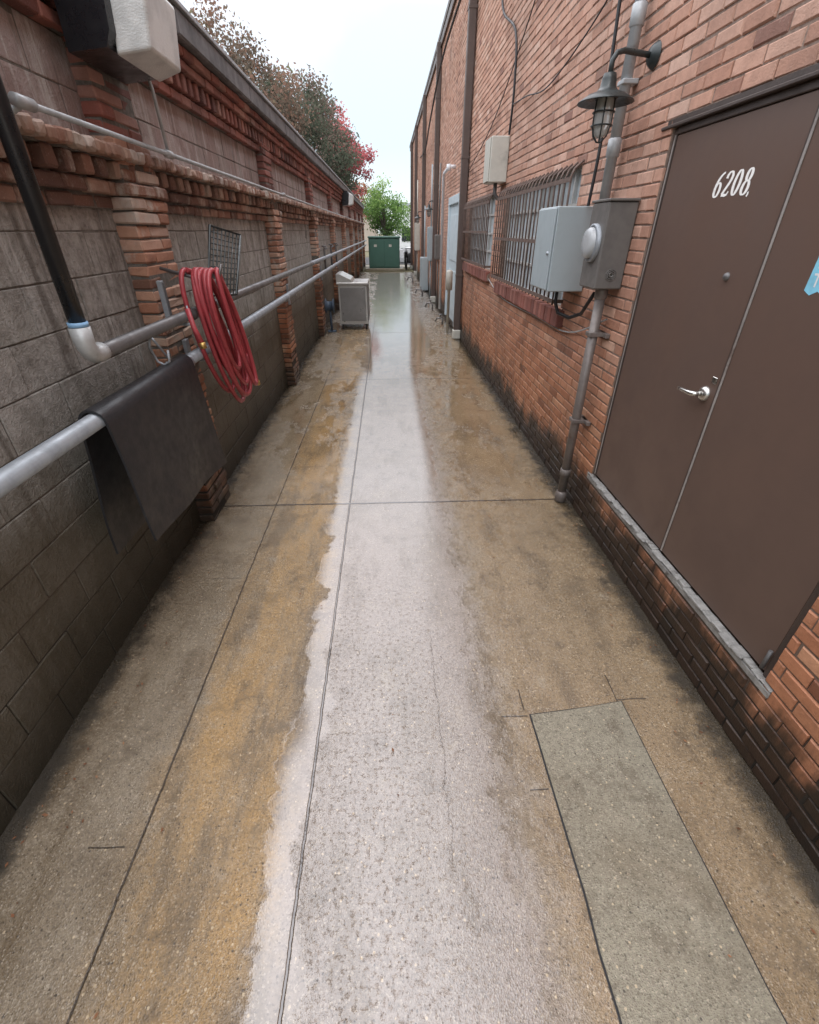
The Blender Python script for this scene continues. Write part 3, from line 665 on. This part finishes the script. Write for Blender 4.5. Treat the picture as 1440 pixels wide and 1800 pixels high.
def rings(m_,x,z,r,ysl,mi=0):
    for y in ysl: m_.lathe((x,y,z),'Y',[(r*1.02,-.045),(r*1.22,-.04),(r*1.22,.04),(r*1.02,.045)],16,mi)
mb=MB(); mb.tube([(-1.3,-1.0,1.29),(-1.3,33,1.25)],.037,20); rings(mb,-1.3,1.275,.037,[3.02,6.4,12.4,18.4,24.4])
for y in [3.25+3.8*i for i in range(8)]: mb.box(XL+.13,-1.30,y+.1,y+.14,1.215,1.235,b=.002); mb.box(XL+.125,XL+.15,y+.09,y+.15,1.1,1.36,b=.003)
solo(mb,"handrail_pipe",GALV,"galvanized horizontal pipe clamped along the block wall","pipe",(-1.3,3,1.25),"pipes along the block wall")
pt=thing("drain_pipe","dark steel pipe with black riser and pale elbow","pipe",(-1.3,2.09,1.5),"pipes along the block wall")
mb=MB(); mb.tube([(-1.3,2.16,1.535),(-1.3,9.0,1.52)],.032,16); rings(mb,-1.3,1.53,.032,[3.3]); part(mb,"rail",STEELP,pt)
mb=MB(); mb.tube([(-1.3,9.0,1.52),(-1.3,33,1.48)],.032,16); rings(mb,-1.3,1.52,.032,[9,15,21]); part(mb,"rail_extension",GALV,pt)
mb=MB(); mb.tube([(-1.3,2.09,1.62),(-1.3,2.09,3.0),(-1.32,2.09,3.08),(-1.40,2.09,3.1),(-1.56,2.09,3.1)],.033,16); part(mb,"riser",BLACKP,pt)
mb=MB(); mb.tube([(-1.3,2.09,1.655),(-1.3,2.09,1.60),(-1.3,2.093,1.575),(-1.3,2.107,1.552),(-1.3,2.13,1.537),(-1.3,2.16,1.535),(-1.3,2.19,1.535)],[.041,.040,.038,.038,.038,.040,.041],18); part(mb,"elbow",WHITEP,pt)
mb=MB(); mb.tube([(-1.3,2.09,1.657),(-1.3,2.09,1.675)],.039,16); part(mb,"tape",BLUET,pt)
mb=MB(); y=3.14
mb.box(-1.405,-1.375,y,y+.035,1.50,1.74,b=.003); mb.box(-1.374,-1.366,y+.010,y+.025,1.51,1.73,1)
mb.box(-1.375,-1.25,y-.002,y+.037,1.485,1.499,b=.003); mb.tube([(-1.262,y+.018,1.49),(-1.262,y+.018,1.60)],.006,8)
solo(mb,"pipe_strut",[GALV,STEELP],"short galvanized channel strut clamping the upper pipe","bracket",(-1.4,3.14,1.49))
mb=MB(); y=2.72
mb.tube([(-1.33,y,1.49),(-1.35,y+.01,1.44),(-1.33,y+.015,1.36),(-1.30,y+.02,1.34),(-1.265,y+.02,1.36),(-1.26,y+.02,1.42)],.007,8)
mb.tube([(-1.40,y+.12,1.50),(-1.36,y+.12,1.44),(-1.31,y+.12,1.35)],.007,8); mb.tube([(-1.34,y,1.46),(-1.385,y+.12,1.48)],.005,6)
solo(mb,"pipe_hanger",GALV,"bent wire hanger clip between the two pipes","bracket",(-1.3,2.75,1.35))
mb=MB(); mb.tube([(-1.34,2.28,2.405),(-1.33,12,2.38),(-1.33,33,2.35)],.0115,10)
for y in (2.3,): mb.lathe((-1.34,y,2.405),'Y',[(0,-.05),(.022,-.05),(.022,.05),(0,.05)],14); mb.tube([(-1.34,y,2.405),(-1.42,y,2.37),(-1.56,y,2.37)],.014,8)
for y in (3.62,7.3,11.0,14.9,18.8): mb.lathe((-1.338,y,2.40),'Y',[(.0,-.04),(.021,-.04),(.021,.04),(0,.04)],14)
mb.tube([(-1.338,3.62,2.40),(-1.35,3.62,2.70),(-1.36,3.60,2.80),(-1.38,3.5,2.86)],.010,8)
solo(mb,"thin_conduit",CONDW,"thin galvanized conduit running on top of brick ledge","conduit",(-1.34,3,2.39))
def wallpack(y,label):
    t_=thing("floodlight",label,"floodlight",(-1.4,y,2.72),"wall floodlights on the block wall")
    m_=MB(); m_.prism([(-1.45,2.70),(-1.27,2.72),(-1.24,2.78),(-1.22,3.02),(-1.26,3.10),(-1.45,3.105)],'Y',y-.30,y+.24); part(m_,"housing",BLACKP,t_)
    m_=MB(); a,b=y-.24,y+.24
    vs=[(-1.262,a,2.705),(-1.262,b,2.705),(-1.215,b,3.06),(-1.215,a,3.06),(-1.11,a+.05,2.74),(-1.11,b-.05,2.74),(-1.08,b-.05,2.99),(-1.08,a+.05,2.99)]
    m_.add(vs,[(0,1,2,3),(4,5,6,7),(0,1,5,4),(1,2,6,5),(2,3,7,6),(3,0,4,7)]); o=part(m_,"lens",LENS,t_)
    bv=o.modifiers.new("b","BEVEL"); bv.width=.014; bv.segments=3; return t_
wallpack(3.27,"dark wall floodlight with frosted prismatic lens"); wallpack(18.5,"dark floodlight on distant brick pillar")

# rubber mat
mb=MB(); NY=22
prof=[(-1.425+.07*(i/11)**1.5,0.60+(1.27-.60)*i/11) for i in range(12)]
for i in range(1,9):
    a=math.pi-math.pi*i/9; prof.append((-1.3+.050*math.cos(a),1.282+.050*math.sin(a)))
prof+=[(-1.25+.03*(i/11)**1.3,1.27-(1.27-.665)*i/11) for i in range(12)]
n=len(prof)
def matv(off):
    out=[]
    for j in range(NY+1):
        v=j/NY
        for i,(x,z) in enumerate(prof):
            y=1.95+1.05*v; dz=(1.3-z)
            wx=.016*math.sin(v*5+1)*dz*1.6+.010*math.sin(v*11+dz*5)*dz
            y+=dz*(-.02+.16*v if i>n/2 else -.02)+.008*math.sin(dz*9)
            zz=z-(.18*dz*v if i>n/2 else .02*dz*(1-v))
            a=prof[max(i-1,0)];b=prof[min(i+1,n-1)]; tx,tz=b[0]-a[0],b[1]-a[1]; l=math.hypot(tx,tz)
            out.append((x+wx-tz/l*off,y,zz+tx/l*off))
    return out
va=matv(0);vb=matv(.011); fs=[];M=len(va)
for j in range(NY):
    for i in range(n-1):
        q=j*n+i; fs.append((q,q+1,q+n+1,q+n)); fs.append((q+M,q+n+M,q+n+1+M,q+1+M))
for i in range(n-1):
    fs.append((i,i+1,i+1+M,i+M)); q=NY*n+i; fs.append((q,q+1,q+1+M,q+M))
for j in range(NY):
    q=j*n; fs.append((q,q+n,q+n+M,q+M)); q=j*n+n-1; fs.append((q,q+n,q+n+M,q+M))
mb.add(va+vb,fs,0,.5,True)
o=solo(mb,"rubber_mat",RUBBER,"black rubber floor mat draped over the lower pipe","floor mat",(-1.3,2.5,1.3))
md=o.modifiers.new("e","EDGE_SPLIT"); md.split_angle=math.radians(50)

# hose
t_=thing("garden_hose","red rubber hose coiled and hung on the pipes","hose",(-1.18,3.3,1.0))
mb=MB(); loops=10; path=[]; total=loops*30
for i in range(total+1):
    L=i/30; k=L/loops; a=2*math.pi*L
    sh=.37+.07*math.sin(k*9+1)+.03*math.sin(L*2.1); sw=.17+.05*math.sin(k*13)+.03*math.cos(L*1.7)
    hz=1.79; cz=hz-sh; z=cz+sh*math.cos(a)
    y=3.28+sw*math.sin(a)+(hz-z)*.30+.02*math.sin(L*3)
    x=-1.26+.18*k+.05*math.sin(L*2.4)+(hz-z)*.04
    path.append((x,y,z))
mb.tube(path,.0155,8); part(mb,"hose_coil",HOSE,t_)
for pth,fit in (([(-1.09,3.62,1.2),(-1.07,3.66,1.05),(-1.07,3.72,.97)],[(-1.07,3.72,.97),(-1.07,3.735,.94)]),([(-1.2,3.0,1.6),(-1.17,2.96,1.5),(-1.14,2.95,1.42)],[(-1.14,2.95,1.42),(-1.135,2.95,1.385)])):
    mb=MB(); mb.tube(pth,.0155,8); part(mb,"hose_tail",HOSE,t_)
    mb=MB(); mb.tube(fit,.019,10); part(mb,"hose_fitting",BRASS,t_)
mb=MB(); mb.tube([(-1.42,3.28,1.80),(-1.2,3.28,1.74),(-1.06,3.28,1.76),(-1.04,3.28,1.82)],.010,8); part(mb,"hook",STEELP,t_)
mb=MB(); c00=Vector((-1.22,3.46,1.62));c10=Vector((-1.11,3.72,1.60));c01=Vector((-1.25,3.86,2.03));c11=Vector((-1.13,4.16,1.97))
LL=lambda u,v:(c00*(1-u)+c10*u)*(1-v)+(c01*(1-u)+c11*u)*v
for i in range(9): u=i/8; mb.tube([LL(u,0),LL(u,1)],.0052,6)
for i in range(13): v=i/12; mb.tube([LL(0,v),LL(1,v)],.0044,6)
mb.tube([LL(0,0),LL(1,0),LL(1,1),LL(0,1)],.010,8,closed=True); 
for u in (0,1): mb.tube([LL(u,0),LL(u,0)+Vector((-.10,.02,-.02)),LL(u,.0)+Vector((-.12,.1,.06))],.006,6)
solo(mb,"wire_rack",LAMPM,"small dark wire grid rack leaning behind the red hose","wire rack",tuple(c00))

# stainless cart
t_=thing("stainless_cabinet","stainless steel kitchen cabinet on casters standing in the alley","kitchen cart",(-.82,12.0,0))
mb=MB(); mb.box(-1.13,-.48,11.45,12.4,.13,.96,b=.008); part(mb,"cabinet",STAIN,t_)
mb=MB(); mb.box(-1.09,-.52,11.43,11.448,.2,.90,b=.004); part(mb,"panel",STAIND,t_)
mb=MB(); mb.box(-.478,-.465,11.52,12.34,.2,.90,b=.004); part(mb,"panel",STAIND,t_)
mb=MB(); mb.box(-1.16,-.45,11.41,12.43,.962,1.005,b=.008); part(mb,"worktop",STAIN,t_)
mb=MB(); mb.prism([(-1.16,1.007),(-.80,1.007),(-.84,1.06),(-1.08,1.17),(-1.16,1.17)],'Y',11.45,12.4); part(mb,"lid",STAIN,t_)
for x in (-1.08,-.53):
    for y in (11.52,12.34):
        m_=MB(); m_.tube([(x,y,.13),(x,y,.09)],.015,8); m_.lathe((x-.015,y+.01,.052),'X',[(0,0),(.05,0),(.052,.006),(.052,.024),(.05,.03),(0,.03)],16); part(m_,"caster",TIRE,t_)
mb=MB(); mb.lathe((-1.32,11.25,.55),'X',[(0,-.1),(.15,-.1),(.15,-.08),(.10,-.07),(.10,.06),(.15,.07),(.15,.09),(0,.09)],20); mb.tube([(-1.32,11.25,.02),(-1.32,11.25,.55)],.025,8); mb.box(-1.41,-1.22,11.18,11.32,.0,.03,b=.005)
solo(mb,"hose_reel",BLUEB,"dark blue hose reel on a stand beside the steel cabinet","hose reel",(-1.32,11.25,0))
for y in (10.9,12.2,13.4):
    mb=MB(); mb.tube([(-1.3,y,1.26),(-1.3,y,1.66),(-1.24,y,1.70)],.022,10); mb.lathe((-1.3,y,1.66),'Z',[(.01,0),(.01,.05),(.05,.055),(.05,.075),(0,.08)],12)
    solo(mb,"pipe_valve",STEELP,"dark valve riser joining the two wall pipes","valve",(-1.3,y,1.26),"valves on the wall pipes")

# ================================================================ FAR END
t_=thing("transformer_cabinet","dark green pad mounted transformer cabinet on a concrete pad","transformer",(-.17,30.8,0))
mb=MB(); mb.box(-1.06,.72,30.2,31.7,.12,1.62,b=.02); part(mb,"cabinet",GREEN,t_)
mb=MB(); mb.box(-1.10,.76,30.15,31.75,1.622,1.72,b=.02); part(mb,"lid",GREEN,t_)
for a,b in ((-1.02,-.19),(-.15,.68)): mb=MB(); mb.box(a,b,30.17,30.198,.2,1.58,b=.006); part(mb,"cabinet_door",GREEN,t_)
for a in (.1,-.75): mb=MB(); mb.box(a,a+.16,30.163,30.169,1.2,1.32); part(mb,"warning_plate",BEIGE,t_)
mb=MB(); mb.box(-1.3,.95,30.0,32.0,-.03,.115,b=.02); part(mb,"pad",CONC2,t_)
t_=thing("motorcycle","dark parked motorcycle beside the green cabinet","motorcycle",(1.25,31.5,0))
for yy in (30.8,32.1):
    m_=MB(); m_.tube([(1.12,yy+math.cos(q*math.pi/12)*.28,.32+math.sin(q*math.pi/12)*.28) for q in range(24)],.05,8,closed=True); part(m_,"tire",TIRE,t_)
    m_=MB(); m_.lathe((1.12,yy,.32),'X',[(0,-.03),(.05,-.03),(.05,.03),(0,.03)],12)
    for q in range(6): m_.tube([(1.12,yy,.32),(1.12,yy+math.cos(q*1.047)*.26,.32+math.sin(q*1.047)*.26)],.01,6)
    part(m_,"rim",CHROME,t_)
mb=MB(); mb.prism([(31.0,.75),(31.1,.92),(31.4,.98),(31.6,.82),(32.2,.86),(32.3,.78),(31.9,.66),(31.7,.35),(31.2,.35)],'X',1.02,1.22); mb.tube([(1.12,30.8,.32),(1.12,31.02,.95),(1.12,31.08,1.06)],.035,8); mb.tube([(.80,31.2,1.08),(.95,31.1,1.1),(1.29,31.1,1.1),(1.44,31.2,1.08)],.018,8); mb.tube([(1.12,32.1,.32),(1.12,31.7,.45)],.03,8)
mb.lathe((1.12,30.98,.88),'Y',[(0,-.06),(.08,-.06),(.09,0),(.05,.08)],12); part(mb,"frame",BLACKP,t_)
def car(x,y,mat,label):
    t_=thing("parked_car",label,"car",(x,y,0),"cars at the street")
    m_=MB(); prof_=[(-2.2,.35),(-2.2,.75),(-2.05,.85),(-1.25,.95),(-.6,1.42),(.7,1.45),(1.5,1.0),(2.1,.92),(2.25,.7),(2.2,.35)]
    m_.prism([(x+a,b) for a,b in prof_],'Y',y-.85,y+.85); part(m_,"body",mat,t_)
    for s_ in (-1,1): m_=MB(); m_.prism([(x-1.05,.98),(x-.5,1.36),(x+.6,1.38),(x+1.3,1.0)],'Y',y+s_*.853,y+s_*.858); part(m_,"window",DARKG,t_)
    for a in (-1.35,1.4):
        for s_ in (-.78,.78):
            m_=MB(); m_.lathe((x+a,y+s_,.33),'Y',[(0,-.11),(.2,-.11),(.32,-.10),(.33,0),(.32,.10),(.2,.11),(0,.11)],20); part(m_,"wheel",TIRE,t_)
    return t_
car(3.0,38.2,WHITEC,"white car parked on the street past the alley")
car(-4.5,39.5,GALV,"silver car parked on the street past the alley")
def farb(x0,x1,y0,y1,h,mat,label):
    t_=thing("distant_building",label,"building",((x0+x1)/2,y0,0))
    m_=MB(); m_.box(x0,x1,y0,y1,0,h); part(m_,"wall",mat,t_)
    m_=MB(); m_.box(x0-.2,x1+.2,y0-.2,y1+.2,h+.002,h+.35,b=.05); part(m_,"cornice",COPEDGE,t_)
    x=x0+1
    while x+1.6<x1:
        m_=MB(); m_.box(x,x+1.6,y0-.06,y0-.003,.9,2.3); part(m_,"window",DARKG,t_); x+=2.6
farb(-14,-1.2,60,72,3.6,FARB,"low tan stucco building across the street")
farb(.8,16,64,76,4.4,WHITEC,"low white building across the street")

# ---------------------------------------------------------------- trees
def tree(x,y,h,r,mat,label,zb,nl,ls=.13,seed=1,ncl=60):
    rnd=random.Random(seed); t_=thing("tree",label,"tree",(x,y,0))
    m_=MB(); th=zb+.4
    m_.tube([(x,y,-.05),(x+.05,y,th*.5),(x-.03,y+.05,th)],[.16,.12,.10],10)
    cz=(h+zb)/2; rz=(h-zb)/2; cl=[]
    for i in range(ncl):
        while True:
            a=Vector((rnd.uniform(-1,1),rnd.uniform(-1,1),rnd.uniform(-1,1)))
            if .25<a.length<1: break
        a*=1.0+rnd.uniform(-.15,.22)
        tap=1.0-.35*max(0,a.z)
        p=Vector((x+a.x*r*tap,y+a.y*r*tap,cz+a.z*rz)); cl.append((p,rnd.uniform(-.22,.22)))
        if i%2==0:
            b0=Vector((x-.03,y+.05,th*rnd.uniform(.7,1))); mid=(b0*.45+p*.55)+Vector((rnd.uniform(-.2,.2),rnd.uniform(-.2,.2),.25))
            m_.tube([b0,mid,p],[.055,.028,.008],6,cap=False)
    part(m_,"trunk",BARK,t_)
    m_=MB()
    for i in range(nl):
        c,off=cl[int(rnd.random()*len(cl))]; s=r*.17
        d=Vector((rnd.gauss(0,s),rnd.gauss(0,s),rnd.gauss(0,s*.8))); p=c+d
        if d.length>s*2.4: continue
        n1=Vector((rnd.uniform(-1,1),rnd.uniform(-1,1),rnd.uniform(-1,1))).normalized(); n2=n1.orthogonal().normalized(); n3=n1.cross(n2)
        a=rnd.uniform(0,6.28); e1=(n2*math.cos(a)+n3*math.sin(a)); e2=n1.cross(e1); l=ls*rnd.uniform(.6,1.3)
        tt=min(1,max(0,.42+off+.2*d.z/s*.5+rnd.gauss(0,.12)+.15*(p.z-cz)/rz))
        m_.add([tuple(p-e1*l*.5),tuple(p+e2*l*.3),tuple(p+e1*l*.5),tuple(p-e2*l*.3)],[(0,1,2,3)],0,tt)
    part(m_,"crown",mat,t_,recalc=False); return t_
tree(-4.4,15.8,6.5,1.25,L_BRN,"russet leafed tree behind the block wall",2.8,8000,.10,3)
tree(-4.7,21,7.6,1.9,L_BRN,"tall russet tree behind the block wall",2.6,15000,.12,4)
tree(-4.5,27.5,8.2,2.2,L_PUR,"dark green and purple tree behind the block wall",2.8,17000,.14,5)
tree(-3.9,34.5,8.9,2.2,L_PUR,"dark purple green tree past the block wall",3.0,16000,.16,6)
tree(-2.9,39.5,8.6,1.7,L_RED,"bright red autumn tree past the block wall",4.0,9000,.17,7)
tree(-3.9,47,6.6,2.2,L_ORG,"orange autumn tree beyond the street",1.8,6000,.2,8)
tree(.0,44,5.0,1.9,L_GRN,"small rounded green tree behind the transformer",1.6,9000,.16,9)
tree(3.2,56,4.5,2.2,L_GRN,"green tree beyond the street",1.2,3000,.2,10)

# fallen leaves and grit
mb=MB(); rl=random.Random(5)
for i in range(620):
    y=rl.uniform(.2,14); x=(rl.choice([-1,1])*rl.uniform(1.25,1.5)) if rl.random()<.85 else rl.uniform(-1.4,1.4)
    l=rl.uniform(.003,.011); a=rl.uniform(0,6.28); z=.0085+rl.uniform(0,.003)
    mb.add([(x+math.cos(a+q*1.571)*l*(1 if q%2 else .5),y+math.sin(a+q*1.571)*l*(1 if q%2 else .5),z+rl.uniform(0,.003)) for q in range(4)],[(0,1,2,3)],0,rl.random())
o=mk(mb,"leaf_litter",L_ORG,recalc=False); o["kind"]="stuff"; o["label"]="scattered bits of leaf litter on wet concrete"; o["category"]="litter"

# ================================================================ WORLD
w=bpy.data.worlds.new("World"); scene.world=w; w.use_nodes=True; nt=w.node_tree; nt.nodes.clear()
N=nt.nodes.new; LK=nt.links.new
out=N("ShaderNodeOutputWorld"); add=N("ShaderNodeAddShader")
sky=N("ShaderNodeTexSky"); sky.sky_type='NISHITA'; sky.sun_disc=False; sky.sun_elevation=math.radians(62); sky.sun_rotation=math.radians(190)
b1=N("ShaderNodeBackground"); b1.inputs[1].default_value=0.05; LK(sky.outputs[0],b1.inputs[0])
tc=N("ShaderNodeTexCoord"); sp_=N("ShaderNodeSeparateXYZ"); LK(tc.outputs["Generated"],sp_.inputs[0])
no=N("ShaderNodeTexNoise"); no.inputs["Scale"].default_value=2.2; no.inputs["Detail"].default_value=5; LK(tc.outputs["Generated"],no.inputs["Vector"])
cr=N("ShaderNodeValToRGB"); LK(sp_.outputs[2],cr.inputs[0]); e=cr.color_ramp.elements
e[0].position=0.0; e[0].color=(.80,.86,.89,1); e[1].position=1.0; e[1].color=(3.15,3.28,3.48,1)
x_=e.new(.12); x_.color=(.72,.84,.90,1); x_=e.new(.28); x_.color=(.88,.93,.96,1); x_=e.new(.5); x_.color=(2.15,2.25,2.38,1)
mx=N("ShaderNodeMix"); mx.data_type='RGBA'; mr=N("ShaderNodeMapRange"); LK(no.outputs["Fac"],mr.inputs[0]); mr.inputs[1].default_value=.42; mr.inputs[2].default_value=.62
mu=N("ShaderNodeMix"); mu.data_type='RGBA'; mu.blend_type='MULTIPLY'; mu.inputs[0].default_value=1; mu.inputs[7].default_value=(1.28,1.17,1.13,1); LK(cr.outputs[0],mu.inputs[6])
LK(mr.outputs[0],mx.inputs[0]); LK(cr.outputs[0],mx.inputs[6]); LK(mu.outputs[2],mx.inputs[7])
b2=N("ShaderNodeBackground"); b2.inputs[1].default_value=1.0; LK(mx.outputs[2],b2.inputs[0])
LK(b1.outputs[0],add.inputs[0]); LK(b2.outputs[0],add.inputs[1]); LK(add.outputs[0],out.inputs[0])
sl=bpy.data.lights.new("sun","SUN"); sl.energy=0.5; sl.angle=math.radians(40); sl.color=(1,.97,.93)
so=bpy.data.objects.new("sun",sl); COL.objects.link(so); so.rotation_euler=(math.radians(28),0,math.radians(10))

# ================================================================ CAMERA
cd=bpy.data.cameras.new("camera"); cd.sensor_fit='HORIZONTAL'; cd.sensor_width=36; cd.lens=20.0; cd.clip_end=1000; cd.clip_start=.05
co=bpy.data.objects.new("camera",cd); COL.objects.link(co); co.location=(0,0,2.0)
th=math.atan(495/800); ps=math.atan(40*math.cos(th)/800); co.rotation_euler=(math.pi/2-th,0,-ps)
scene.camera=co
scene.view_settings.view_transform='Standard'; scene.view_settings.look='None'; scene.view_settings.exposure=0
